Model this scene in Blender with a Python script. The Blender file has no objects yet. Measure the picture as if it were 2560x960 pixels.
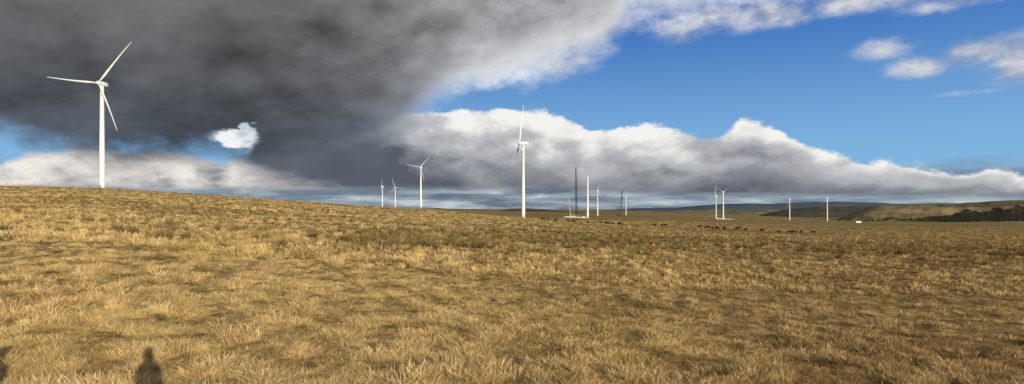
import bpy, bmesh, math, random
import numpy as np
from mathutils import Vector, Matrix
random.seed(5); RNG=np.random.default_rng(11)
SC=bpy.context.scene; COL=SC.collection
F=1525.0; CZ=2.9; HOR=520.0
def U(px): return (px-1280.0)/F
def ZR(row,d): return CZ+(HOR-row)/F*d
def lin(r,g,b):
    f=lambda c:(c/255/12.92) if c/255<=.04045 else ((c/255+.055)/1.055)**2.4
    return (f(r),f(g),f(b),1)
# ------------------------------------------------------------------ numpy noise
_T=np.random.default_rng(3).random((256,256))
def vnoise(x,y):
    xi=np.floor(x).astype(int); yi=np.floor(y).astype(int); fx=x-xi; fy=y-yi
    fx=fx*fx*(3-2*fx); fy=fy*fy*(3-2*fy)
    a=_T[xi&255,yi&255]; b=_T[(xi+1)&255,yi&255]; c=_T[xi&255,(yi+1)&255]; d=_T[(xi+1)&255,(yi+1)&255]
    return (a*(1-fx)+b*fx)*(1-fy)+(c*(1-fx)+d*fx)*fy
def fbm(x,y,wl,o=4):
    x=np.asarray(x,float)/wl; y=np.asarray(y,float)/wl; s=0; a=.5; t=0
    for k in range(o):
        s=s+a*vnoise(x+17.3*k,y-9.1*k); t+=a; a*=.5; x=x*2.03; y=y*2.03
    return s/t
def sst(a,b,x):
    t=np.clip((x-a)/(b-a),0,1); return t*t*(3-2*t)
# ------------------------------------------------------------------ terrain
DK=np.log(np.array([4,10,60,130,250,420,700,1200,2500,6000,30000.]))
TP=[0,250,600,850,1050,1310,1500,1700,2000,2560]
TZ=np.array([
 [.0,.4,2.5,5.6,10.8,18.2,23,25,20,20,20],
 [.0,.4,2.3,5.1,9.9,16.9,20,21,18,18,18],
 [.0,.2,1.3,3.0,6.2,10.6,12,12,10,10,10],
 [.0,.1,.8,1.7,3.3,5.5,6,6,5,5,5],
 [.0,.05,.4,.7,1.3,2.2,2.4,3.6,4,0,-20],
 [.0,-.05,-.35,-.9,-2.0,-4.8,-8.8,-15.5,-14,-26,-60],
 [.0,-.1,-.6,-2.0,-3.6,-6.0,-9.6,-16.8,-28,-40,-80],
 [.0,-.2,-.85,-3.05,-5.1,-7.4,-11.8,-18.6,-33,-50,-90],
 [.0,-.25,-1.2,-4.3,-7.4,-11.1,-16.6,-25.6,-48,-76,-120],
 [.0,-.3,-1.4,-4.8,-8.6,-13,-20,-30,-56,-90,-150]])
UG=np.linspace(-1.2,1.2,241); LG=np.linspace(DK[0],DK[-1],240)
_a=np.array([np.interp(LG,DK,r) for r in TZ])
_u=np.array([U(p) for p in TP])
TAB=np.array([np.interp(UG,_u,_a[:,j]) for j in range(len(LG))]).T
def _sm(A,n,ax):
    k=np.hanning(2*n+3)[1:-1]; k/=k.sum()
    P=np.pad(A,[(n,n) if i==ax else (0,0) for i in range(2)],mode='edge')
    return np.apply_along_axis(lambda v:np.convolve(v,k,mode='valid'),ax,P)
TAB=_sm(_sm(TAB,9,0),5,1)
def height(x,y):
    x=np.asarray(x,float); y=np.asarray(y,float)
    r=np.hypot(x,y)+1e-6; th=np.arctan2(x,y); tc=np.clip(th,-.87,.87)
    d=np.clip(r*np.cos(tc),4.01,29000); u=np.tan(tc)
    fi=np.clip((u-UG[0])/(UG[1]-UG[0]),0,239.999); fj=np.clip((np.log(d)-LG[0])/(LG[1]-LG[0]),0,238.999)
    i=fi.astype(int); j=fj.astype(int); a=fi-i; b=fj-j
    z=(TAB[i,j]*(1-a)+TAB[i+1,j]*a)*(1-b)+(TAB[i,j+1]*(1-a)+TAB[i+1,j+1]*a)*b
    z=z*(1-sst(1.1,2.0,np.abs(th)))
    z=z+1.2*np.exp(-(x*x+(y+1)**2)/32)
    z=z+(fbm(x+900,y+900,.9,3)-.5)*.24*sst(2,9,r)*(1-sst(200,500,r))+(fbm(x+300,y+50,22,3)-.5)*.9*sst(12,70,r)
    return z
def H(x,y): return float(height(np.array([x]),np.array([y]))[0])
# ------------------------------------------------------------------ object helpers
def tag(o,label=None,cat=None,group=None,kind=None):
    for k,v in (('label',label),('category',cat),('group',group),('kind',kind)):
        if v: o[k]=v
    return o
def link(name,me,mat=None,parent=None):
    o=bpy.data.objects.new(name,me); COL.objects.link(o)
    if mat is not None and me is not None and not me.materials: me.materials.append(mat)
    if parent: o.parent=parent
    return o
def bmobj(name,bm,mat,parent=None,smooth=False):
    bmesh.ops.recalc_face_normals(bm,faces=bm.faces[:])
    me=bpy.data.meshes.new(name); bm.to_mesh(me); bm.free()
    if smooth:
        for p in me.polygons: p.use_smooth=True
    return link(name,me,mat,parent)
def empty(name,loc,rz=0):
    o=bpy.data.objects.new(name,None); COL.objects.link(o); o.location=loc; o.rotation_euler=(0,0,rz); o.empty_display_size=.5; return o
def copy_tree(o,parent=None):
    c=o.copy(); COL.objects.link(c); c.parent=parent
    for ch in list(o.children): copy_tree(ch,c)
    return c
def bar(bm,p,q,w,h=None,w2=None):
    p=Vector(p); q=Vector(q); d=(q-p).normalized(); h=h or w; k=(w2/w) if w2 else 1
    a=d.cross(Vector((0,0,1)))
    if a.length<1e-3: a=Vector((1,0,0))
    a.normalize(); b=a.cross(d).normalized()
    vs=[bm.verts.new(p+a*sx*w/2+b*sy*h/2) for sx,sy in((-1,-1),(1,-1),(1,1),(-1,1))]+[bm.verts.new(q+a*sx*w*k/2+b*sy*h*k/2) for sx,sy in((-1,-1),(1,-1),(1,1),(-1,1))]
    for f in((0,1,2,3),(7,6,5,4),(0,4,5,1),(1,5,6,2),(2,6,7,3),(3,7,4,0)): bm.faces.new([vs[i] for i in f])
def box(bm,x0,x1,y0,y1,z0,z1): 
    bar(bm,((x0+x1)/2,y0,(z0+z1)/2),((x0+x1)/2,y1,(z0+z1)/2),x1-x0,z1-z0)
def rings(bm,R,cap=True):
    L=[[bm.verts.new(p) for p in r] for r in R]; n=len(L[0])
    for a,b in zip(L,L[1:]):
        for i in range(n): bm.faces.new((a[i],a[(i+1)%n],b[(i+1)%n],b[i]))
    if cap: bm.faces.new(L[0][::-1]); bm.faces.new(L[-1])
def circ(c,r,n,ax='z',ry=None):
    ry=ry or r; o=[]
    for i in range(n):
        t=2*math.pi*i/n; a=r*math.cos(t); b=ry*math.sin(t)
        o.append((c[0]+a,c[1]+b,c[2]) if ax=='z' else (c[0]+a,c[1],c[2]+b) if ax=='y' else (c[0],c[1]+a,c[2]+b))
    return o
def lattice(bm,p,q,w,w2,seg,t):
    p=Vector(p); q=Vector(q); d=(q-p).normalized(); a=d.cross(Vector((0,1,0)))
    if a.length<.05: a=d.cross(Vector((1,0,0)))
    a.normalize(); b=d.cross(a).normalized(); pr=None
    for k in range(seg+1):
        s=k/seg; c=p.lerp(q,s); ww=(w+(w2-w)*s)/2
        cs=[c+a*ww*i+b*ww*j for i,j in((-1,-1),(1,-1),(1,1),(-1,1))]
        if pr:
            for i in range(4):
                bar(bm,pr[i],cs[i],t); bar(bm,pr[i],cs[(i+1)%4],t*.6); bar(bm,cs[i],cs[(i+1)%4],t*.6)
        pr=cs
# ------------------------------------------------------------------ node helpers
class NT:
    def __init__(s,nt): s.nt=nt
    def set(s,inp,v):
        if isinstance(v,bpy.types.NodeSocket): s.nt.links.new(v,inp)
        else: inp.default_value=v
    def m(s,op,*a,clamp=False):
        n=s.nt.nodes.new('ShaderNodeMath'); n.operation=op; n.use_clamp=clamp
        for i,v in enumerate(a): s.set(n.inputs[i],v)
        return n.outputs[0]
    def add(s,*a):
        r=a[0]
        for b in a[1:]: r=s.m('ADD',r,b)
        return r
    def mul(s,*a):
        r=a[0]
        for b in a[1:]: r=s.m('MULTIPLY',r,b)
        return r
    def sub(s,a,b): return s.m('SUBTRACT',a,b)
    def ss(s,lo,hi,v,t0=0.,t1=1.):
        n=s.nt.nodes.new('ShaderNodeMapRange'); n.interpolation_type='SMOOTHSTEP'
        s.set(n.inputs[0],v); s.set(n.inputs[1],lo); s.set(n.inputs[2],hi); s.set(n.inputs[3],t0); s.set(n.inputs[4],t1); return n.outputs[0]
    def mix(s,f,a,b,bt='MIX'):
        n=s.nt.nodes.new('ShaderNodeMix'); n.data_type='RGBA'; n.blend_type=bt
        s.set(n.inputs[0],f); s.set(n.inputs[6],a); s.set(n.inputs[7],b); return n.outputs[2]
    def noise(s,vec,scale,detail=5.,rough=.55,dist=0.):
        n=s.nt.nodes.new('ShaderNodeTexNoise'); s.nt.links.new(vec,n.inputs['Vector'])
        n.inputs['Scale'].default_value=scale; n.inputs['Detail'].default_value=detail; n.inputs['Roughness'].default_value=rough; n.inputs['Distortion'].default_value=dist
        return n.outputs[0]
    def mapv(s,vec,sc=(1,1,1),loc=(0,0,0),rot=(0,0,0)):
        n=s.nt.nodes.new('ShaderNodeMapping'); s.nt.links.new(vec,n.inputs[0]); n.inputs['Scale'].default_value=sc; n.inputs['Location'].default_value=loc; n.inputs['Rotation'].default_value=rot; return n.outputs[0]
    def curve(s,v,pts):
        n=s.nt.nodes.new('ShaderNodeFloatCurve'); s.set(n.inputs['Value'],v); c=n.mapping.curves[0]
        pts=sorted(pts); c.points[0].location=pts[0]; c.points[-1].location=pts[-1]
        for p in pts[1:-1]: c.points.new(*p)
        n.mapping.update(); return n.outputs[0]
def newmat(name):
    m=bpy.data.materials.new(name); m.use_nodes=True; nt=m.node_tree
    b=nt.nodes['Principled BSDF']; return m,NT(nt),b
def flat(name,col,rough=.6,var=.15,scale=1.5,metal=0.):
    m,n,b=newmat(name); tc=n.nt.nodes.new('ShaderNodeTexCoord').outputs['Object']
    f=n.noise(tc,scale,4.)
    c2=tuple(c*(1-var*2) for c in col[:3])+(1,)
    n.set(b.inputs['Base Color'],n.mix(n.ss(.3,.7,f),c2,tuple(col[:3])+(1,))); b.inputs['Roughness'].default_value=rough; b.inputs['Metallic'].default_value=metal
    b.inputs['Specular IOR Level'].default_value=.3
    return m
M_white=flat('white_paint',(.74,.74,.73),.45,.04,.12)
M_grey=flat('grey_steel',(.10,.105,.12),.6)
M_dark=flat('dark_steel',(.03,.03,.035),.7)
M_green=flat('green_paint',(.05,.22,.18),.5)
M_yellow=flat('yellow_paint',(.62,.42,.06),.5)
M_brown=flat('rust_paint',(.09,.05,.035),.7)
M_wood=flat('weathered_wood',(.16,.13,.10),.9)
M_cow=flat('cow_hide',(.014,.011,.010),.7,.25,3)
M_cloth=flat('dark_jacket',(.03,.035,.05),.9)
M_gravel=flat('pale_gravel',(.62,.60,.56),.95,.12,.3)
# ------------------------------------------------------------------ ground
def ground_mat():
    m,n,b=newmat('moor_ground'); g=n.nt.nodes.new('ShaderNodeNewGeometry').outputs['Position']
    big=n.noise(n.mapv(g,(.5,1.4,1.)),.008,5.,.6); mid=n.noise(g,.16,5.,.62); fin=n.noise(g,2.2,5.,.7)
    c=n.mix(n.ss(.35,.65,mid),(.34,.235,.10,1),(.51,.38,.17,1))
    c=n.mix(n.mul(n.ss(.46,.60,big),.85),c,(.23,.155,.075,1))
    c=n.mix(n.mul(n.ss(.44,.60,fin),.8),c,(.135,.10,.036,1))
    n.set(b.inputs['Base Color'],c); b.inputs['Roughness'].default_value=.95; b.inputs['Specular IOR Level'].default_value=0.
    bp=n.nt.nodes.new('ShaderNodeBump'); bp.inputs['Strength'].default_value=1.; bp.inputs['Distance'].default_value=.5
    n.set(bp.inputs['Height'],n.add(fin,n.mul(mid,2.))); n.set(b.inputs['Normal'],bp.outputs[0]); return m
th=np.concatenate([np.radians(np.arange(-50,50.01,.25)),np.radians(np.arange(54,310,4.))])
rr=np.concatenate([[.4],np.exp(np.linspace(np.log(1.),np.log(30000),330))])
T,R=np.meshgrid(th,rr,indexing='ij'); X=R*np.sin(T); Y=R*np.cos(T); Z=height(X,Y)
nt_,nr=T.shape
co=np.stack([X,Y,Z],-1).reshape(-1,3)
i=np.arange(nt_); j=np.arange(nr-1); I,J=np.meshgrid(i,j,indexing='ij'); I2=(I+1)%nt_
fc=np.stack([I*nr+J,I*nr+J+1,I2*nr+J+1,I2*nr+J],-1).reshape(-1,4)
co=np.vstack([co,[[0,0,H(0,0)]]]); cen=len(co)-1
me=bpy.data.meshes.new('ground')
tri=[(cen,int(k*nr),int(((k+1)%nt_)*nr)) for k in range(nt_)]
me.from_pydata(co.tolist(),[],fc.tolist()+tri)
for p in me.polygons: p.use_smooth=True
gnd=link('ground',me,ground_mat()); tag(gnd,kind='structure')
# ------------------------------------------------------------------ hills
def hill_mat(name,c1,c2,c3,sc=.01,z=None):
    m,n,b=newmat(name); g=n.nt.nodes.new('ShaderNodeNewGeometry').outputs['Position']
    g2=n.mapv(g,(.6,.6,3.))
    a=n.noise(g2,sc,6.,.6); d=n.noise(g2,sc*.25,4.)
    c=n.mix(n.ss(.42,.58,a),c1,c2); c=n.mix(n.ss(.5,.58,d),c,c3)
    n.set(b.inputs['Base Color'],c); b.inputs['Roughness'].default_value=1.; b.inputs['Specular IOR Level'].default_value=0.
    return m
def ridge(name,pts,d0,d1,base,mat,prof,amp=0.,cols=160,rows=26,seed=0):
    px=np.linspace(pts[0][0],pts[-1][0],cols); cr=np.interp(px,[p[0] for p in pts],[p[1] for p in pts])
    cr=np.convolve(np.pad(cr,3,mode='edge'),np.ones(7)/7,mode='valid')+(fbm(px+seed*50,px*0+seed,30,4)-.5)*2.5
    cr=np.minimum(cr,base)
    def pt(pxv,s):
        row=np.interp(pxv,px,cr); d=d0+(d1-d0)*s; zb=ZR(base,d0)-3; zt=ZR(row,d1)
        z=zb+(zt-zb)*prof(s)+amp*(fbm(pxv*2+seed,s*260+seed,70,3)-.5)*math.sin(math.pi*min(1,s)) 
        return (U(pxv)*d,d,z)
    P=[]
    for k in range(rows):
        s=k/(rows-1); P.append([pt(p,s) for p in px])
    P.append([(a[0]*1.1,a[1]*1.1+50,a[2]-30) for a in P[-1]]); P.append([(a[0]*1.3,a[1]*1.35,ZR(base,d0)-150) for a in P[-2]])
    v=np.array(P,float).reshape(-1,3); nn=len(P)
    f=[(k*cols+c,k*cols+c+1,(k+1)*cols+c+1,(k+1)*cols+c) for k in range(nn-1) for c in range(cols-1)]
    me=bpy.data.meshes.new(name); me.from_pydata(v.tolist(),[],f)
    for p in me.polygons: p.use_smooth=True
    o=link(name,me,mat); tag(o,kind='structure'); return pt
hm_far=hill_mat('hazy_far_ridge',(.07,.09,.12,1),(.09,.105,.13,1),(.08,.10,.13,1),.002)  # bluish distance haze is put into the ridge colour
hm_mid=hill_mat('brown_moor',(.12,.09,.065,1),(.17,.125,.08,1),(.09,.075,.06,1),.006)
hm_tan=hill_mat('tan_moor',(.27,.21,.14,1),(.19,.155,.10,1),(.13,.115,.085,1),.006)
hm_grn=hill_mat('wooded_slope',(.075,.075,.055,1),(.11,.095,.062,1),(.075,.075,.06,1),.012)
hm_mesa=hill_mat('heather_hill',(.17,.13,.074,1),(.27,.205,.108,1),(.14,.11,.065,1),.010)
smooth=lambda s:s*s*(3-2*s)
ridge('hills',[(1380,530),(1450,526),(1530,524),(1600,520),(1680,519),(1740,514),(1800,510),(1860,508),(1940,509),(2000,507),(2060,504),(2150,505),(2240,509),(2400,510),(2700,512)],13000,15000,535,hm_far,smooth,seed=1)
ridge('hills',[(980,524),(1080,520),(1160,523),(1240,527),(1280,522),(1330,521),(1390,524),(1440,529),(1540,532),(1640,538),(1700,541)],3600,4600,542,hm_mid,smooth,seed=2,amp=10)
ridge('hills',[(1560,537),(1640,529),(1720,525),(1800,523),(1900,524),(2000,527),(2100,531),(2200,536)],6000,7400,541,hm_tan,smooth,seed=3,amp=14)
ridge('hills',[(1900,537),(1960,525),(2000,520),(2060,517),(2120,516),(2200,516),(2300,518),(2400,520)],4300,5200,550,hm_grn,smooth,seed=4,amp=14)
mprof=lambda s:.30*sst(0,.35,s)+.45*sst(.35,.62,s)+.25*sst(.62,1,s)
mesa=ridge('hills',[(2070,558),(2100,545),(2140,530),(2170,519),(2200,512),(2260,510),(2340,508),(2400,508),(2460,504),(2520,501),(2600,499),(2800,497)],2250,3000,559,hm_mesa,lambda s:float(mprof(s)),seed=5,amp=12,cols=240,rows=44)
def leaf_mat(name,c1,c2):
    m,n,b=newmat(name); g=n.nt.nodes.new('ShaderNodeNewGeometry').outputs['Position']
    n.set(b.inputs['Base Color'],n.mix(n.ss(.35,.65,n.noise(g,.05,4.)),c1,c2)); b.inputs['Roughness'].default_value=1.; b.inputs['Specular IOR Level'].default_value=0.; return m
bm=bmesh.new()
wp=np.random.default_rng(8); wpx=wp.uniform(2110,2640,16000); ws=wp.uniform(.12,.58,16000)
wl=np.interp(wpx,[2110,2180,2290,2340,2430,2640],[.10,.24,.28,.40,.50,.53]); wd=np.interp(wpx,[2110,2290,2350,2640],[.10,.18,.75,.8])
wk=(ws<wl*(.72+.5*fbm(wpx,ws*99,30,3)))&(wp.random(16000)<wd)
for px,s in zip(wpx[wk],ws[wk]):
    p=mesa(px,s); hgt=random.uniform(3,5); w=random.uniform(1.6,3.4)
    L=[]
    for zf,wf in [(.1,.8),(.5,1.)]: L.append([bm.verts.new((p[0]+math.cos(a)*w*wf*random.uniform(.7,1.2),p[1]+math.sin(a)*w*wf,p[2]+hgt*zf*random.uniform(.85,1.1))) for a in [i*math.pi/2.5 for i in range(5)]])
    top=bm.verts.new((p[0],p[1],p[2]+hgt))
    for i in range(5): bm.faces.new((L[0][i],L[0][(i+1)%5],L[1][(i+1)%5],L[1][i])); bm.faces.new((L[1][i],L[1][(i+1)%5],top))
o=bmobj('woodland',bm,leaf_mat('conifer_foliage',(.030,.032,.024,1),(.050,.047,.032,1)))
tag(o,'dark woodland covering the lower slope of the right-hand hill','woodland',kind='stuff')
# ------------------------------------------------------------------ turbines
HUB=80.; RAD=43.
bm=bmesh.new(); NZ=16
rings(bm,[circ((0,0,HUB*k/NZ),2.15-(2.15-1.25)*(k/NZ)**1.1,28) for k in range(NZ+1)]); 
root=empty('wind_turbine',(0,0,0))
tow=bmobj('tower',bm,M_white,root,True)
bm=bmesh.new(); box(bm,-.5,.5,-2.24,-2.05,1.2,3.4); bmobj('door',bm,M_grey,tow)
bm=bmesh.new(); sec=[(-2.4,1.1,1.2),(-1.8,1.4,1.5),(0,1.6,1.7),(3.2,1.6,1.75),(5.2,1.35,1.6),(5.8,1.0,1.2)]
rings(bm,[[(a*math.copysign(abs(math.cos(t))**.5,math.cos(t)),y,.35+b*math.copysign(abs(math.sin(t))**.5,math.sin(t))) for t in [2*math.pi*i/20 for i in range(20)]] for y,a,b in sec])
nac=bmobj('nacelle',bm,M_white,root,True); nac.location=(0,0,HUB+1.2)
bm=bmesh.new(); bar(bm,(0,4.6,1.6),(0,4.6,3.4),.12); bar(bm,(-.6,4.6,3.3),(.6,4.6,3.3),.1); bmobj('wind_vane',bm,M_grey,nac)
bm=bmesh.new(); rings(bm,[circ((0,y,0),r,20,'y') for y,r in((1.7,1.3),(1.,1.6),(0,1.7),(-1,1.4),(-1.8,.9),(-2.2,.3))])
hub=bmobj('hub',bm,M_white,root,True); hub.location=(0,-4.1,HUB+1.5); hub.rotation_euler=(math.radians(-4),0,0)
def blade_bm():
    bm=bmesh.new(); R=[]
    for r,c,t,tw in((1.2,1.1,1.1,0),(3,1.1,1.0,0),(5.5,1.4,.85,14),(9,1.75,.65,11),(14,1.5,.5,8),(22,1.15,.38,5),(31,.8,.25,2),(38,.55,.16,0),(42,.34,.1,0),(RAD,.12,.05,0)):
        ring=[]; tw=math.radians(tw)
        for i in range(14):
            a=2*math.pi*i/14; x=c*.5*math.cos(a)+(c-1.1)*.22*(1 if r>3 else 0)+2.2*(r/RAD)**2; y=t*.5*math.sin(a)
            ring.append((x*math.cos(tw)-y*math.sin(tw),x*math.sin(tw)+y*math.cos(tw),r))
        R.append(ring)
    rings(bm,R); return bm
bl=bmobj('blade',blade_bm(),M_white,hub,True); bme=bl.data; bl.rotation_mode='ZYX'
for k in (1,2):
    b=bl.copy(); COL.objects.link(b); b.parent=hub
D=math.radians
TS=[(255,470,0,34,0,.94,'large white wind turbine against the dark cloud, nearest and leftmost of all'),
(1308,667,-81,-3,80,1,'tall white wind turbine seen edge-on near the middle, one blade straight up'),
(956,2346,-70,5,40,.9,'faint small white turbine, leftmost of the three on the skyline left of centre'),
(988,2440,-20,-22,0,1,'small white turbine between two others on the skyline left of centre'),
(1052,1208,-10,40,0,.72,'medium white turbine, tallest and rightmost of the three on the skyline left of centre'),
(1494,1937,-32,18,0,.75,'small dark-looking turbine just right of the bare white tower'),
(1565,2905,-68,10,30,.9,'tiny pale distant turbine just right of the brown crane'),
(1790,2218,-78,0,60,.95,'small turbine seen edge-on, left one of the pair by the white pad'),
(1808,1794,-42,60,0,.72,'small white turbine with spread blades, right one of the pair by the white pad'),
(1974,2302,-50,66,0,.8,'small white turbine standing alone, second from the right on the plain'),
(2068,2140,-52,55,0,.8,'white turbine on the plain farthest to the right, beside the dark hill')]
for n_,(px,d,yaw,ang,pit,hs_,lab) in enumerate(TS):
    r=root if n_==0 else copy_tree(root)
    x=U(px)*d; r.location=(x,d,H(x,d)-.3); r.rotation_euler=(0,0,D(yaw))
    tag(r,lab,'wind turbine','wind turbines on the moor')
    hb=[c for c in r.children if c.name.startswith('hub')][0]; hb.scale=(hs_,)*3
    for k,b in enumerate(hb.children): b.rotation_euler=(0,D(ang+120*k),D(pit))
px,d=1469,1170; x=U(px)*d; r=empty('wind_turbine_tower',(x,d,H(x,d)-.3)); tag(r,'bare white turbine tower without blades, beside the tall dark crane','turbine tower')
t2=link('tower',tow.data,None,r); t2.rotation_euler=(0,0,D(40)); o=link('door',[c for c in tow.children][0].data,None,t2)
bm=bmesh.new(); rings(bm,[circ((0,0,HUB+z),rd,24) for z,rd in((.002,1.3),(.5,1.7),(1.2,1.7),(1.5,1.2))]); bmobj('top_flange',bm,M_white,r)
# ------------------------------------------------------------------ cranes
def crawler(root,mb,s=1.):
    for sy in(-1,1):
        bm=bmesh.new(); pr=[(-5,.2),(-5.6,.9),(-5,1.6),(5,1.6),(5.6,.9),(5,.2),(4.4,0),(-4.4,0)]
        rings(bm,[[(a*s,sy*3.4*s-.6*s,z*s) for a,z in pr],[(a*s,sy*3.4*s+.6*s,z*s) for a,z in pr]])
        bmobj('crawler_track',bm,M_dark,root)
    bm=bmesh.new(); box(bm,-6*s,3*s,-2*s,2*s,1.7*s,4.2*s); box(bm,-8*s,-6*s,-2.4*s,2.4*s,1.9*s,4.8*s); bmobj('superstructure',bm,mb,root)
    bm=bmesh.new(); box(bm,3*s,5*s,-2.2*s,-.5*s,1.9*s,4.4*s); bmobj('cab',bm,M_grey,root)
px,d=1440,1165; x=U(px)*d; g=H(x,d)
r=empty('crawler_crane',(x-2,d,g)); tag(r,'tallest dark lattice-boom crane with green body, left of the bare tower','crane')
crawler(r,M_green,1.25)
bm=bmesh.new(); lattice(bm,(3,0,3),(2.2,0,62),2.6,2.6,24,.62); bmobj('boom',bm,M_dark,r)
bm=bmesh.new(); lattice(bm,(2.2,0,62),(1.6,0,97),2.0,1.1,16,.5); bmobj('jib',bm,M_dark,r)
bm=bmesh.new(); lattice(bm,(-3,0,5),(-6,0,24),1.6,1.0,7,.4); bar(bm,(-6,0,24),(2,0,62),.2); bmobj('back_mast',bm,M_green,r)
bm=bmesh.new(); bar(bm,(4.2,0,97),(4.2,0,40),.2); bar(bm,(1.6,0,97),(4.2,0,97.2),.5); box(bm,3.7,4.7,-.5,.5,38,40); bmobj('hook_cable',bm,M_dark,r)
px,d=1428,1150; x=U(px)*d; g=H(x,d)
r=empty('mobile_crane',(x,d,g)); tag(r,'yellow mobile crane with leaning telescopic boom, left of the tallest crane','crane')
bm=bmesh.new(); box(bm,-6,6,-1.4,1.4,1,2.4); box(bm,-3,1,-1.3,1.3,2.4,4.2); bmobj('chassis',bm,M_yellow,r)
bm=bmesh.new(); box(bm,4,6.4,-1.3,1.3,2.4,4.0); bmobj('cab',bm,M_yellow,r)
for wx in(-4.6,-2.6,2.6,4.6):
    bm=bmesh.new(); rings(bm,[circ((wx,-1.5,.75),.75,12,'y'),circ((wx,1.5,.75),.75,12,'y')]); bmobj('wheel',bm,M_dark,r)
bm=bmesh.new(); bar(bm,(-1,0,4),(-3.4,0,22),1.2); bar(bm,(-3.4,0,22),(-5.4,0,38),.75); bmobj('boom',bm,M_yellow,r)
px,d=1550,2250; x=U(px)*d; g=H(x,d)
r=empty('crawler_crane',(x,d,g)); tag(r,'brown lattice crane with slanting jib on the far plain, right of centre','crane')
crawler(r,M_brown,1.8)
bm=bmesh.new(); lattice(bm,(2,0,4),(8,0,90),3.6,2.6,16,.8); bmobj('boom',bm,M_brown,r)
bm=bmesh.new(); lattice(bm,(8,0,90),(17,0,97),2,1.2,5,.6); lattice(bm,(-4,0,7),(-8,0,38),2.4,1.6,6,.6); bar(bm,(-8,0,38),(8,0,90),.4); bmobj('back_mast',bm,M_brown,r)
def pad(px,d,w,dep):
    bm=bmesh.new(); x=U(px)*d; n=14; g=[]
    for i in range(n):
        for j in range(6):
            xx=x-w/2+w*i/(n-1); yy=d-dep/2+dep*j/5; g.append(bm.verts.new((xx+random.uniform(-1,1),yy,H(xx,yy)+.35)))
    for i in range(n-1):
        for j in range(5): bm.faces.new((g[i*6+j],g[(i+1)*6+j],g[(i+1)*6+j+1],g[i*6+j+1]))
    tag(bmobj('hardstanding',bm,M_gravel),kind='structure')
pad(1437,1160,62,40); pad(1815,1780,72,60)
def lying(px,d,rz,lab,z=1.6):
    x=U(px)*d; r=empty('turbine_blade',(x,d,H(x,d)+z),rz); tag(r,lab,'turbine blade','white blades laid out on the ground')
    o=link('blade_shell',bme,None,r); o.rotation_euler=(0,D(90),0)
    for a,b in((3,4.2),(26,27.2)):
        bm=bmesh.new(); box(bm,a,b,-1.6,1.6,-1.7,-.6); bmobj('support_cradle',bm,M_dark,r)
lying(1407,1140,D(2),'white blade lying nearest on the pad below the tallest crane')
lying(1414,1152,D(-3),'white blade lying behind another on the pad below the tallest crane',1.7)
lying(1796,1760,D(3),'long white blade lying on the pad below the turbine pair')
def cabin(px,d,w,lab,h=2.8):
    x=U(px)*d; r=empty('site_cabin',(x,d,H(x,d))); tag(r,lab,'cabin')
    bm=bmesh.new(); box(bm,-w/2,w/2,-1.3,1.3,0,h); bmobj('wall',bm,M_white,r)
    bm=bmesh.new(); box(bm,-w/2-.1,w/2+.1,-1.4,1.4,h+.002,h+.18); bmobj('roof',bm,M_white,r)
    bm=bmesh.new(); box(bm,-w*.3,-w*.3+.9,-1.36,-1.302,.1,2.1); bmobj('door',bm,M_grey,r)
    bm=bmesh.new(); box(bm,w*.05,w*.05+1.4,-1.36,-1.302,1.1,2.1); bmobj('window',bm,M_dark,r)
cabin(2146,1600,13,'low white cabin alone on the plain in front of the right-hand hill',3.6)
cabin(1459,1150,6,'small white site cabin at the foot of the bare tower')
cabin(1794,1800,7,'small white site cabin between the pair of turbines')
# ------------------------------------------------------------------ fence and marker boards on left skyline
fr=empty('fence',(U(140)*408,408,H(U(140)*408,408))); tag(fr,'thin wire fence with short posts along the left skyline','fence')
prev=None; wire=bmesh.new(); L0=fr.location
for k in range(26):
    px=36+k*8.6; d=405+2*math.sin(k*.7); x=U(px)*d; z=H(x,d); bm=bmesh.new(); hh=random.uniform(1.0,1.4)
    bar(bm,Vector((x,d,z-.2))-L0,Vector((x+random.uniform(-.06,.06),d,z+hh))-L0,.13); bmobj('post',bm,M_wood,fr)
    if prev:
        for w in(.35,.7,1.): bar(wire,Vector((prev[0],prev[1],prev[2]+w))-L0,Vector((x,d,z+w))-L0,.015)
    prev=(x,d,z)
bmobj('wire',wire,M_grey,fr)
for px,w,lab in((18,1.6,'small yellow marker board on a post, leftmost thing on the skyline'),(48,1.2,'small yellow marker board on a post, at the left end of the wire fence')):
    d=398; x=U(px)*d; r=empty('marker_board',(x,d,H(x,d))); tag(r,lab,'sign','yellow marker boards')
    bm=bmesh.new(); bar(bm,(-w*.4,0,-.2),(-w*.4,0,2.2),.1); bmobj('post',bm,M_wood,r)
    bm=bmesh.new(); bar(bm,(w*.4,0,-.2),(w*.4,0,2.2),.1); bmobj('post',bm,M_wood,r)
    bm=bmesh.new(); box(bm,-w/2,w/2,-.13,-.06,1.3,2.3); bmobj('board',bm,M_yellow,r)
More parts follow.
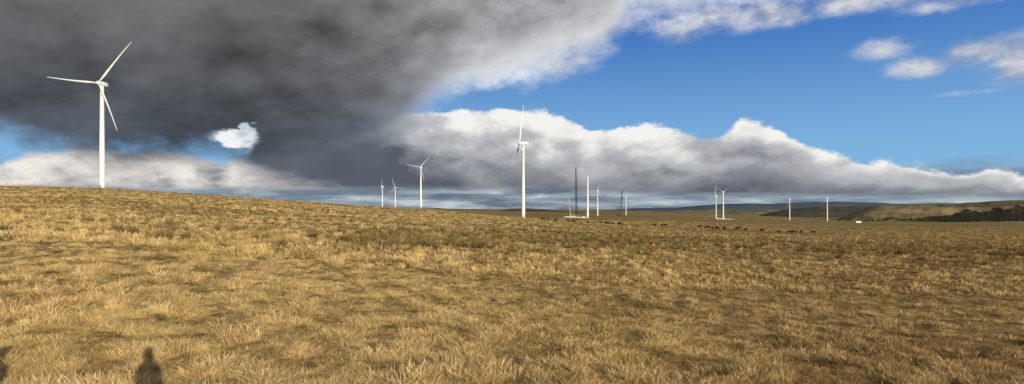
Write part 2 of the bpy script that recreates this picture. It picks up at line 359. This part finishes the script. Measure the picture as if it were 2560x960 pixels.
# ------------------------------------------------------------------ skinned animals and person
def skinned(name,V,E,sub=1):
    me=bpy.data.meshes.new(name); me.from_pydata([v[:3] for v in V],E,[])
    o=bpy.data.objects.new(name,me); COL.objects.link(o)
    m=o.modifiers.new('s','SKIN'); m.use_smooth_shade=True
    for i,v in enumerate(V):
        rr_=v[3] if isinstance(v[3],tuple) else (v[3],v[3]); me.skin_vertices[0].data[i].radius=rr_; me.skin_vertices[0].data[i].use_root=(i==0)
    s=o.modifiers.new('u','SUBSURF'); s.levels=sub; s.render_levels=sub
    dg=bpy.context.evaluated_depsgraph_get(); dg.update(); nm=bpy.data.meshes.new_from_object(o.evaluated_get(dg)); bpy.data.objects.remove(o); nm.name=name; return nm
def cow_mesh(pose,st):
    V=[(-.72,0,1.12,.25),(-.2,0,1.0,.37),(.4,0,1.0,.37),(.72,0,1.15,.25)]; E=[(0,1),(1,2),(2,3)]
    def ch(p,*vs):
        for v in vs: V.append(v); E.append((p,len(V)-1)); p=len(V)-1
        return p
    if pose=='graze':
        n=ch(3,(1.0,0,.92,.17)); h=ch(n,(1.22,0,.52,.13)); ch(h,(1.36,.02,.16,.085)); ez=(1.2,.6)
    else:
        n=ch(3,(1.0,0,1.26,.18)); h=ch(n,(1.2,0,1.38,.14)); ch(h,(1.54,.02,1.16,.085)); ez=(1.16,1.42)
    for s in(-1,1): ch(h,(ez[0],s*.22,ez[1],.035))
    for s in(-1,1):
        o=st*s; ch(2,(.46,s*.2,.72,.14),(.47+o*.6,s*.2,.42,.075),(.48+o,s*.2,.1,.055),(.52+o,s*.2,.02,.07))
        ch(0,(-.62,s*.2,.86,.18),(-.52-o*.5,s*.2,.64,.11),(-.76-o,s*.2,.44,.065),(-.7-o,s*.2,.1,.055),(-.66-o,s*.2,.02,.07))
    ch(0,(-.95,0,1.12,.05),(-1.02,0,.8,.03),(-1.0,.02,.45,.05))
    return skinned('cow',V,E,1)
CM=[('grazing',cow_mesh('graze',.06)),('standing',cow_mesh('stand',.03)),('walking',cow_mesh('walk',.16))]
for _,m_ in CM: m_.materials.append(M_cow)
COWS=[(1358,551),(1371,552),(1386,553),(1392,552),(1421,556),(1430,555),(1436,556),(1471,560),(1502,563),(1514,562),(1519,564),(1531,566),(1548,565),(1636,567),(1654,567),(1664,567),(1750,570),(1764,572),(1772,572),(1781,573),(1793,575),(1812,575),(1840,577),(1846,576),(1864,578),(1905,580),(1947,583),(1973,584),(1981,583),(1990,584),(2003,584),(2033,585)]
ORD='first second third fourth fifth sixth seventh eighth ninth tenth eleventh twelfth thirteenth fourteenth fifteenth sixteenth seventeenth eighteenth nineteenth twentieth twenty-first twenty-second twenty-third twenty-fourth twenty-fifth twenty-sixth twenty-seventh twenty-eighth twenty-ninth thirtieth thirty-first thirty-second'.split()
dd=np.linspace(210,340,281); COWXY=[]
for k,(px,row) in enumerate(COWS):
    z=height(U(px)*dd,dd); rows=HOR-(z-CZ)/dd*F; d=float(dd[np.argmin(np.abs(rows-row)+abs(dd-285)*.05)])
    pose,m_=CM[(0,1,0,2,0,1)[(k*7+k//3)%6]]; x=U(px)*d; COWXY.append((x,d))
    o=link('cow',m_); s=random.uniform(.8,1.0); o.scale=(s,)*3; o.location=(x,d,H(x,d)+.02); o.rotation_euler=(0,0,random.uniform(0,6.28))
    where=('leftmost' if k==0 else 'rightmost' if k==len(COWS)-1 else ORD[k]+' from the left')
    tag(o,f'black cow {pose} on the moor, {where} in the scattered herd','cow','black cattle scattered across the moor')
COWXY=np.array(COWXY)
SAZ=D(149.2); SEL=D(10.8); sv=Vector((math.sin(SAZ)*math.cos(SEL),math.cos(SAZ)*math.cos(SEL),math.sin(SEL)))
V=[(0,0,.95,(.16,.11)),(0,0,1.2,(.155,.11)),(0,0,1.40,(.165,.11)),(0,.01,1.53,.075),(0,.03,1.64,.115),(0,.03,1.74,.105)]; E=[(0,1),(1,2),(2,3),(3,4),(4,5)]
def ch(p,*vs):
    for v in vs: V.append(v); E.append((p,len(V)-1)); p=len(V)-1
    return p
for s in(-1,1):
    ch(0,(s*.09,0,.85,.09),(s*.10,.01,.5,.06),(s*.10,-.02,.1,.045),(s*.11,.1,.04,.045))
    w=ch(2,(s*.16,0,1.40,.06),(s*.19,.06,1.13,.047),(s*.10,.22,1.22,.034),(s*.06,.28,1.27,(.035,.02)))
    for q in range(4): ch(w,(s*(.045-.002*q),.31,1.31-.022*q,.009),(s*.01,.33,1.315-.022*q,.008))
    ch(w,(s*.06,.27,1.32,.010),(s*.045,.29,1.345,.009))
pm=skinned('person',V,E,2); pm.materials.append(M_cloth)
pl=Vector((sv.x,sv.y,0)).normalized()*.5
o=link('person',pm); o.location=(pl.x,pl.y,H(pl.x,pl.y)); o.rotation_euler=(0,0,D(24)); o.scale=(.84,.95,1.01); tag(o,'person in dark clothes at the viewpoint whose shadow falls at lower left','person')
def land(x,y):
    p=Vector((x,y,H(x,y)+1.95))
    while p.z>H(p.x,p.y)+.1 and p.y<60: p=p-sv*.08
    return 1280+F*p.x/p.y,HOR-(p.z-CZ)/p.y*F
best=min((abs(land(-x_*.1,.35)[0]-42),-x_*.1) for x_ in range(8,40))[1]
o=link('person',pm); o.location=(best,.35,H(best,.35)); o.rotation_euler=(0,0,D(35)); o.scale=(1.15,1.05,1.07); tag(o,'added unseen figure left of the viewpoint, put there to shade the bottom left corner','person')  # made-up figure out of frame, positioned so its shadow reaches the left corner
# ------------------------------------------------------------------ grass
def blade_mat(name,tip,mid_,root_,tint,tintamt):
    m,n,b=newmat(name); nt=n.nt; g=nt.nodes.new('ShaderNodeNewGeometry').outputs['Position']
    at=nt.nodes.new('ShaderNodeAttribute'); at.attribute_name='h'; h=at.outputs['Fac']
    rnd=nt.nodes.new('ShaderNodeObjectInfo').outputs['Random']
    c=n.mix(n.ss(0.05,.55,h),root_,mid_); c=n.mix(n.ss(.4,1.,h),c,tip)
    big=n.noise(g,.09,4.,.65); c=n.mix(n.mul(n.ss(.46,.66,big),tintamt),c,tint)
    hs=nt.nodes.new('ShaderNodeHueSaturation'); n.set(hs.inputs['Color'],c); n.set(hs.inputs['Value'],n.add(.52,n.mul(rnd,.86))); n.set(hs.inputs['Hue'],n.add(.489,n.mul(n.m('FRACT',n.mul(rnd,7.3)),.024)))
    nt.nodes.remove(b); d=nt.nodes.new('ShaderNodeBsdfDiffuse'); n.set(d.inputs['Color'],hs.outputs[0])
    nt.links.new(d.outputs[0],nt.nodes['Material Output'].inputs[0]); return m
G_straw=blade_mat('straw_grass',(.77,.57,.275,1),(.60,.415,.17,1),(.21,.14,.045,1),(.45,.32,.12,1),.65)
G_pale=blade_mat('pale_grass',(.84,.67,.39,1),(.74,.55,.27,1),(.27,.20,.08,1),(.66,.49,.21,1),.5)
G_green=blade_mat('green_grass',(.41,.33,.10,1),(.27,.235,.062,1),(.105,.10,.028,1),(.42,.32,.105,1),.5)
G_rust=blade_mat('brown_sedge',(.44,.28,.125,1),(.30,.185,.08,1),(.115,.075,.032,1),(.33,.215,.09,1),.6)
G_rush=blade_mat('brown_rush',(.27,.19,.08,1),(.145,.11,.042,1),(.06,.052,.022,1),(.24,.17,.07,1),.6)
def tuft(name,nb,h0,h1,w,spread,lean,droop,mat,seed):
    r=np.random.default_rng(seed); a=r.uniform(0,6.283,nb); rad=spread*np.sqrt(r.random(nb)); px=rad*np.cos(a); py=rad*np.sin(a)
    da=a+r.normal(0,1.3,nb); dx=np.cos(da)+.25; dy=np.sin(da)+.1; h=r.uniform(h0,h1,nb); ln=np.abs(r.normal(lean,lean*.6,nb)); dr=np.abs(r.normal(droop,droop*.5,nb))
    fa=r.uniform(0,6.283,nb); wx=np.cos(fa)*w/2; wy=np.sin(fa)*w/2
    v=[];hh=[]
    for s,ws in((0,.9),(.4,1.),(.75,.7),(1,0)):
        off=h*(ln*s+dr*s*s); cx=px+dx*off; cy=py+dy*off; cz=np.maximum(h*(s-.5*np.minimum(dr,1.2)*s*s)-.03,-.03)
        if ws: v+=[np.stack([cx-wx*ws,cy-wy*ws,cz],-1),np.stack([cx+wx*ws,cy+wy*ws,cz],-1)]; hh+=[s,s]
        else: v.append(np.stack([cx,cy,cz],-1)); hh.append(s)
    v=np.stack(v,1).reshape(-1,3); f=[]
    for k in range(nb):
        q=k*7; f+=[(q,q+1,q+3,q+2),(q+2,q+3,q+5,q+4),(q+4,q+5,q+6)]
    me=bpy.data.meshes.new(name); me.from_pydata(v.tolist(),[],f); at=me.attributes.new('h','FLOAT','POINT'); at.data.foreach_set('value',np.tile(hh,nb).astype(np.float32))
    me.materials.append(mat); return bpy.data.objects.new(name,me)
gc=bpy.data.collections.new('tuft_library'); LIB=[]
for lod,(nb,wm,hk,tk) in enumerate(((28,.0055,.56,.48),(24,.012,.85,.85),(22,.033,1.,.6))):
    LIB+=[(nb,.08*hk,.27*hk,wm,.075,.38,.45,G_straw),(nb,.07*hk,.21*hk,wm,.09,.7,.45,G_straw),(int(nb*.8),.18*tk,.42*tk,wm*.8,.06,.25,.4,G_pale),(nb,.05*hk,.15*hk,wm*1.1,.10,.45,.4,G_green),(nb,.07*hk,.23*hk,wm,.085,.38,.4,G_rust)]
for k,a in enumerate(LIB): gc.objects.link(tuft('tuft_%02d'%k,*a,seed=k+1))
rc=bpy.data.collections.new('rush_library')
for k in range(4): rc.objects.link(tuft('rush_%02d'%k,(60,36)[k//2],.3,.8,(.012,.03)[k//2],.16,.25,.12,G_rush,80+k))
def scatter(name,pts,kind,rot,scale,coll,label,cat):
    me=bpy.data.meshes.new(name); me.vertices.add(len(pts)); me.vertices.foreach_set('co',pts.astype(np.float32).ravel())
    a=me.attributes.new('tuft','INT','POINT'); a.data.foreach_set('value',kind.astype(np.int32))
    a=me.attributes.new('turn','FLOAT_VECTOR','POINT'); a.data.foreach_set('vector',rot.astype(np.float32).ravel())
    a=me.attributes.new('size','FLOAT_VECTOR','POINT'); a.data.foreach_set('vector',scale.astype(np.float32).ravel())
    o=link(name,me); ng=bpy.data.node_groups.new(name,'GeometryNodeTree')
    ng.interface.new_socket('Geometry',in_out='INPUT',socket_type='NodeSocketGeometry'); ng.interface.new_socket('Geometry',in_out='OUTPUT',socket_type='NodeSocketGeometry')
    N=ng.nodes; gi=N.new('NodeGroupInput'); go=N.new('NodeGroupOutput'); ci=N.new('GeometryNodeCollectionInfo'); ci.inputs['Collection'].default_value=coll; ci.inputs['Separate Children'].default_value=True; ci.inputs['Reset Children'].default_value=True
    ip=N.new('GeometryNodeInstanceOnPoints'); ip.inputs['Pick Instance'].default_value=True; L=ng.links
    def na(t,nm): q=N.new('GeometryNodeInputNamedAttribute'); q.data_type=t; q.inputs['Name'].default_value=nm; return q.outputs['Attribute']
    L.new(gi.outputs[0],ip.inputs['Points']); L.new(ci.outputs[0],ip.inputs['Instance']); L.new(na('INT','tuft'),ip.inputs['Instance Index']); L.new(na('FLOAT_VECTOR','turn'),ip.inputs['Rotation']); L.new(na('FLOAT_VECTOR','size'),ip.inputs['Scale'])
    L.new(ip.outputs[0],go.inputs[0]); md=o.modifiers.new('scatter','NODES'); md.node_group=ng
    tag(o,label,cat,kind='stuff')
N=155000
lo_d,hi_d=8.,750.
tq=RNG.random(N)**1.45
d=np.exp(np.log(lo_d)+tq*(np.log(hi_d)-np.log(lo_d))); u=RNG.uniform(-.90,.90,N); x=u*d; y=d; z=height(x,y)
c1=fbm(x+50,y+70,.55,3); c2=fbm(x+500,y+20,5,3); c3=fbm(x+20,y+820,28,3)
sc=.66+.95*sst(.42,.70,c1)*(.55+.9*c2); sc*=RNG.uniform(.65,1.4,N)
lod=np.where(d<26,0,np.where(d<110,1,2)); rnd=RNG.random(N)
k=np.where(rnd<.6,0,1)
k=np.where((rnd>.96)&(c2>.42),2,k)
green=(c1<.46+.30*(c2-.5))&(RNG.random(N)<np.clip(.6-.35*sst(-.2,.7,u)+1.6*(.5-c3),.08,.95)*(1-.6*sst(25,90,d)))
k=np.where(green,3,k)
k=np.where(~green&(RNG.random(N)<np.clip(.14+.45*sst(-.3,.55,u)+1.3*(c2-.5)+.45*(c1<.45)+.22*np.exp(-((d-80)/45)**2),0,.88)*(1-.15*sst(25,90,d))),4,k)
far=sst(30,400,d); s3=np.stack([sc*(1+far*2.4),sc*(1+far*2.4),sc*(1+far*.2)],-1)
dc=np.full(N,99.)
sel=(d>150)&(d<420)
dc[sel]=np.min(np.hypot(x[sel][:,None]-COWXY[None,:,0],(y[sel][:,None]-COWXY[None,:,1]+6)*.2),axis=1)
s3[:,2]*=np.where(dc<3.5,.35,1.)
rot=np.stack([RNG.normal(0,.1,N),RNG.normal(0,.1,N),RNG.uniform(0,6.28,N)],-1)
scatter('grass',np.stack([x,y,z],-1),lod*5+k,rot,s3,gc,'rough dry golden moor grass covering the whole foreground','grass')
N=110000
d=np.exp(RNG.uniform(np.log(30),np.log(330),N)); u=RNG.uniform(-.92,.92,N); x=u*d; y=d; px=u*F+1280; rows=HOR-(height(x,y)-CZ)/d*F
w=.72*np.exp(-((rows-605)/22)**2)*sst(780,950,px)*(1-sst(1500,1950,px))+.50*np.exp(-((rows-530)/16)**2)*np.exp(-((px-480)/190)**2)+.55*np.exp(-((rows-628)/24)**2)*sst(1700,2150,px)+.42*np.exp(-((rows-500)/9)**2)*np.exp(-((px-150)/120)**2)+.24*np.exp(-((rows-595)/45)**2)
keep=(fbm(x+77,y+33,2.2,3)>.80-w*.55)&(RNG.random(N)<.22)
dcw=np.min(np.hypot(x[keep][:,None]-COWXY[None,:,0],(y[keep][:,None]-COWXY[None,:,1]+8)*.2),axis=1)>4
x,y,d=x[keep][dcw],y[keep][dcw],d[keep][dcw]; n=len(x)
s=RNG.uniform(.35,1.0,n)
scatter('rushes',np.stack([x,y,height(x,y)],-1),np.where(d<60,0,2)+RNG.integers(0,2,n),np.stack([np.zeros(n),np.zeros(n),RNG.uniform(0,6.28,n)],-1),np.stack([s,s,s*.95],-1),rc,'dark olive rush clumps standing among the dry grass','rushes')
# ------------------------------------------------------------------ world light
w=bpy.data.worlds.new('World'); SC.world=w; w.use_nodes=True; nt=w.node_tree; bg=nt.nodes['Background']; bg.inputs['Strength'].default_value=.1
sky=nt.nodes.new('ShaderNodeTexSky'); sky.sky_type='NISHITA'; sky.sun_disc=False; sky.sun_elevation=SEL; sky.sun_rotation=SAZ; sky.air_density=1.; sky.dust_density=.5; sky.ozone_density=2.
nt.links.new(sky.outputs[0],bg.inputs['Color'])
# ------------------------------------------------------------------ sky dome with clouds
RD=42000.
azs=np.radians(np.arange(-105,105.1,3.)); els=np.radians(np.concatenate([[-6],np.arange(-3,90.1,3.)]))
A,E_=np.meshgrid(azs,els,indexing='ij'); P=np.stack([RD*np.sin(A)*np.cos(E_),RD*np.cos(A)*np.cos(E_),RD*np.sin(E_)],-1).reshape(-1,3); ne=len(els)
fs=[(a*ne+e,(a+1)*ne+e,(a+1)*ne+e+1,a*ne+e+1) for a in range(len(azs)-1) for e in range(ne-1)]
me=bpy.data.meshes.new('sky'); me.from_pydata(P.tolist(),[],fs)
sm=bpy.data.materials.new('cloudy_sky'); sm.use_nodes=True; nt=sm.node_tree; n=NT(nt)
nt.nodes.remove(nt.nodes['Principled BSDF']); em=nt.nodes.new('ShaderNodeEmission'); nt.links.new(em.outputs[0],nt.nodes['Material Output'].inputs[0]); sm.cycles.emission_sampling='NONE'
so=link('sky',me,sm); tag(so,kind='structure')
vm=nt.nodes.new('ShaderNodeVectorMath'); vm.operation='NORMALIZE'; nt.links.new(nt.nodes.new('ShaderNodeNewGeometry').outputs['Position'],vm.inputs[0]); gen=vm.outputs[0]
sp=nt.nodes.new('ShaderNodeSeparateXYZ'); nt.links.new(gen,sp.inputs[0]); Xs,Ys,Zs=sp.outputs
az=n.m('ARCTAN2',Xs,Ys); el=n.m('ARCSINE',Zs); q=n.add(n.mul(az,1/1.6),.5)
AZ=lambda px:math.atan(U(px)); EL=lambda px,row:math.atan((HOR-row)/F*math.cos(AZ(px)))
def edge(pts): return n.mul(n.curve(q,[(AZ(p)/1.6+.5,max(0,min(1,EL(p,r)/.45))) for p,r in pts]),.45)
def cv(pts): return n.curve(q,[(AZ(p)/1.6+.5,v) for p,v in pts])
v1=n.mapv(gen,(1,1,1.9)); v2=n.mapv(gen,(1,1,1.9),(-.022,0,-.035)); v3=n.mapv(gen,(1,1,9.)); v4=n.mapv(n.mapv(gen,rot=(0,D(28),0)),(1,1,2.8))
n1=n.sub(n.noise(v1,5.,6.,.58),.5); n2=n.sub(n.noise(v1,17.,6.,.61),.5); n2b=n.sub(n.noise(v2,17.,4.,.54),.5); n1b=n.sub(n.noise(v2,5.,5.,.58),.5); n3=n.sub(n.noise(v3,7.,6.,.6),.5)
n4=n.sub(n.noise(v4,4.,6.,.55,.5),.5); n5=n.sub(n.noise(v4,1.8,4.,.5),.5)
def C(r,g,b): return lin(r,g,b)
col=n.mix(n.ss(.02,.34,el),C(132,184,226),C(52,110,188))
# horizon band of thin cloud
hz=n.mix(n.ss(-.12,.14,n3),C(96,106,124),C(172,186,196)); hz=n.mix(cv([(-100,.35),(600,.25),(950,.14),(1300,0.05),(1800,.15),(2560,.3)]),hz,C(154,182,196))
hz=n.mix(n.mul(n.ss(.06,.16,n.add(n3,n.mul(n2,.3))),.7),hz,C(206,210,212))
col=n.mix(n.ss(.075,.03,n.add(el,n.mul(n3,.03)),0.,1.),col,hz)
# small fair-weather puffs
dE=None
for px,row,wx,wy,a in((2285,165,55,24,1.),(2470,125,85,34,1.),(2570,150,70,45,1.),(2215,125,60,30,.75),(1900,35,260,38,.8),(2150,5,300,26,.8),(2400,5,120,20,.8),(2420,232,60,8,.5),(1700,70,130,40,.65)):
    gx=n.m('POWER',n.m('ABSOLUTE',n.mul(n.sub(az,AZ(px)),F/wx*.9)),2.); gy=n.m('POWER',n.m('ABSOLUTE',n.mul(n.sub(el,EL(px,row)),F/wy)),2.)
    g=n.mul(n.m('EXPONENT',n.mul(n.add(gx,gy),-1.)),a); dE=g if dE is None else n.m('MAXIMUM',dE,g)
dE=n.add(dE,n.mul(n.ss(.02,.5,dE),n.add(n.mul(n1,1.5),n.mul(n2,1.5)))); aE=n.ss(.2,1.1,dE)
shE=n.add(n.mul(n.sub(n2,n2b),1.4),n.mul(n.sub(n1,n1b),1.1)); col=n.mix(n.mul(aE,.88),col,n.mix(n.ss(-.4,.4,shE),C(148,158,176),C(222,222,224)))
# cumulus bank
top=edge([(-200,470),(500,400),(800,330),(1000,285),(1100,275),(1250,264),(1350,270),(1430,295),(1490,318),(1560,312),(1650,314),(1720,327),(1800,320),(1870,300),(1930,312),(1980,342),(2050,366),(2130,386),(2220,402),(2330,410),(2400,418),(2480,428),(2700,450)])
bot=edge([(-200,470),(600,472),(1000,472),(1250,472),(1450,477),(1700,483),(2000,486),(2560,489)])
dB=n.add(n.sub(top,el),n.mul(n1,.028),n.mul(n2,.05)); th_=n.sub(top,bot); tt=n.m('DIVIDE',dB,n.m('MAXIMUM',th_,.02))
aB=n.mul(n.ss(0.,.009,dB),n.ss(-.006,.008,n.add(n.sub(el,bot),n.mul(n3,.028))))
aB=n.mul(aB,cv([(-200,0),(500,0),(700,1),(2700,1)]))
shB=n.add(n.mul(n.sub(n2,n2b),1.15),n.mul(n.sub(n1,n1b),1.3),n.mul(n1,.30)); shBB=n.mul(shB,n.ss(.35,1.,tt,1.,.4))
lB=n.m('ADD',n.sub(cv([(-200,.1),(700,.18),(900,.28),(1000,.52),(1100,.80),(1300,.98),(1700,.92),(1800,.82),(2000,.88),(2300,.97),(2700,1.)]),n.add(n.mul(n.ss(.02,.6,tt),.46),n.mul(n.ss(.55,1.02,tt),.30))),n.mul(shBB,.8),clamp=True)
cB=n.mix(n.ss(0.,.30,lB),C(88,94,106),C(130,134,142)); cB=n.mix(n.ss(.22,.55,lB),cB,C(180,182,186)); cB=n.mix(n.ss(.5,.92,lB),cB,C(244,242,238)); col=n.mix(aB,col,cB)
# low white bank at left
tL=edge([(-200,425),(0,405),(50,380),(150,365),(300,365),(450,370),(620,395),(750,430),(900,470),(1100,490),(2560,519)])
dL=n.add(n.sub(tL,el),n.mul(n1,.03),n.mul(n2,.04)); aL=n.mul(n.ss(0.,.014,dL),n.ss(.022,.036,n.add(el,n.mul(n3,.02))),n.ss(AZ(860),AZ(560),n.add(az,n.mul(n1,.25),n.mul(n3,.2))))
lL=n.m('ADD',.70,n.add(n.mul(shB,.95),n.mul(n.ss(.0,.06,dL),-.06)),clamp=True); cL=n.mix(n.ss(.15,.9,lL),C(112,118,130),C(242,236,228)); col=n.mix(aL,col,cL)
# bright cloud behind the break in the dark cloud
hx=n.m('POWER',n.mul(n.add(n.sub(az,AZ(572)),n.mul(n1,.09),n.mul(n2,.07)),F/40),2.); hy=n.m('POWER',n.mul(n.add(n.sub(el,EL(572,348)),n.mul(n2,.10)),F/20),2.); hole=n.m('EXPONENT',n.mul(n.add(hx,hy),-1.))
col=n.mix(n.ss(.03,.35,hole),col,n.mix(n.ss(-.3,.12,n.add(shB,n.mul(n2,.8))),C(190,204,218),C(244,244,242)))
# great dark cloud
eA=edge([(-200,340),(0,345),(60,375),(130,400),(250,412),(400,420),(520,424),(600,436),(680,462),(800,476),(900,455),(960,410),(1040,330),(1100,275),(1160,250),(1240,232),(1330,212),(1390,192),(1480,165),(1550,115),(1600,70),(1700,45),(1850,20),(2000,0),(2150,-25),(2700,-150)])
dA=n.sub(n.add(n.sub(el,eA),n.mul(n1,cv([(-200,.05),(700,.06),(1100,.10),(2700,.11)])),n.mul(n2,.075)),n.mul(hole,.12))
wA=cv([(-200,.035),(550,.045),(700,.05),(850,.09),(1000,.085),(1150,.05),(1500,.06),(2700,.06)])
aA=n.ss(-.01,wA,dA)
lA=n.add(cv([(-200,.12),(0,.125),(300,.11),(700,.10),(900,.13),(1050,.21),(1200,.31),(1300,.35),(1500,.38),(1700,.48),(2000,.62),(2700,.7)]),n.mul(n.sub(n1,n1b),.17),n.mul(n.sub(n2,n2b),cv([(-200,.06),(900,.12),(1200,.36),(2700,.34)])),n.mul(n4,cv([(-200,.22),(800,.24),(1100,.52),(1300,.62),(2700,.4)])),n.mul(n5,.18),n.mul(n.ss(.18,.32,el),.05))
lA=n.m('MAXIMUM',n.add(lA,n.mul(n.ss(.10,.0,dA),cv([(-200,.03),(600,.03),(900,.08),(1080,.40),(1250,.56),(1400,.40),(2700,.1)]))),n.add(.056,n.mul(n2,.02)))
lo=n.ss(.26,.06,el)
tintA=n.mix(lo,(.975,.985,1.02,1),(.80,.96,1.20,1)); vm=nt.nodes.new('ShaderNodeVectorMath'); vm.operation='SCALE'; nt.links.new(tintA,vm.inputs[0]); nt.links.new(n.mul(lA,n.m('SUBTRACT',1.,n.mul(lo,.25))),vm.inputs['Scale'])
col=n.mix(aA,col,vm.outputs[0])
nt.links.new(col,em.inputs['Color']); em.inputs['Strength'].default_value=1.
# ------------------------------------------------------------------ sun and camera
ld=bpy.data.lights.new('sun','SUN'); ld.energy=4.9; ld.angle=D(.45); ld.color=(1.,.89,.71); lo_=bpy.data.objects.new('sun',ld); COL.objects.link(lo_); lo_.rotation_euler=sv.to_track_quat('Z','Y').to_euler(); lo_.location=(30,-60,40)
cam=bpy.data.cameras.new('camera'); cam.sensor_width=36; cam.lens=F/2560*36; cam.shift_y=40/2560; cam.clip_end=100000; cam.clip_start=.5
co_=bpy.data.objects.new('camera',cam); COL.objects.link(co_); co_.location=(0,0,CZ); co_.rotation_euler=(D(90),0,0); SC.camera=co_
SC.view_settings.view_transform='Standard'; SC.view_settings.look='None'; SC.view_settings.exposure=0
bpy.context.view_layer.update()
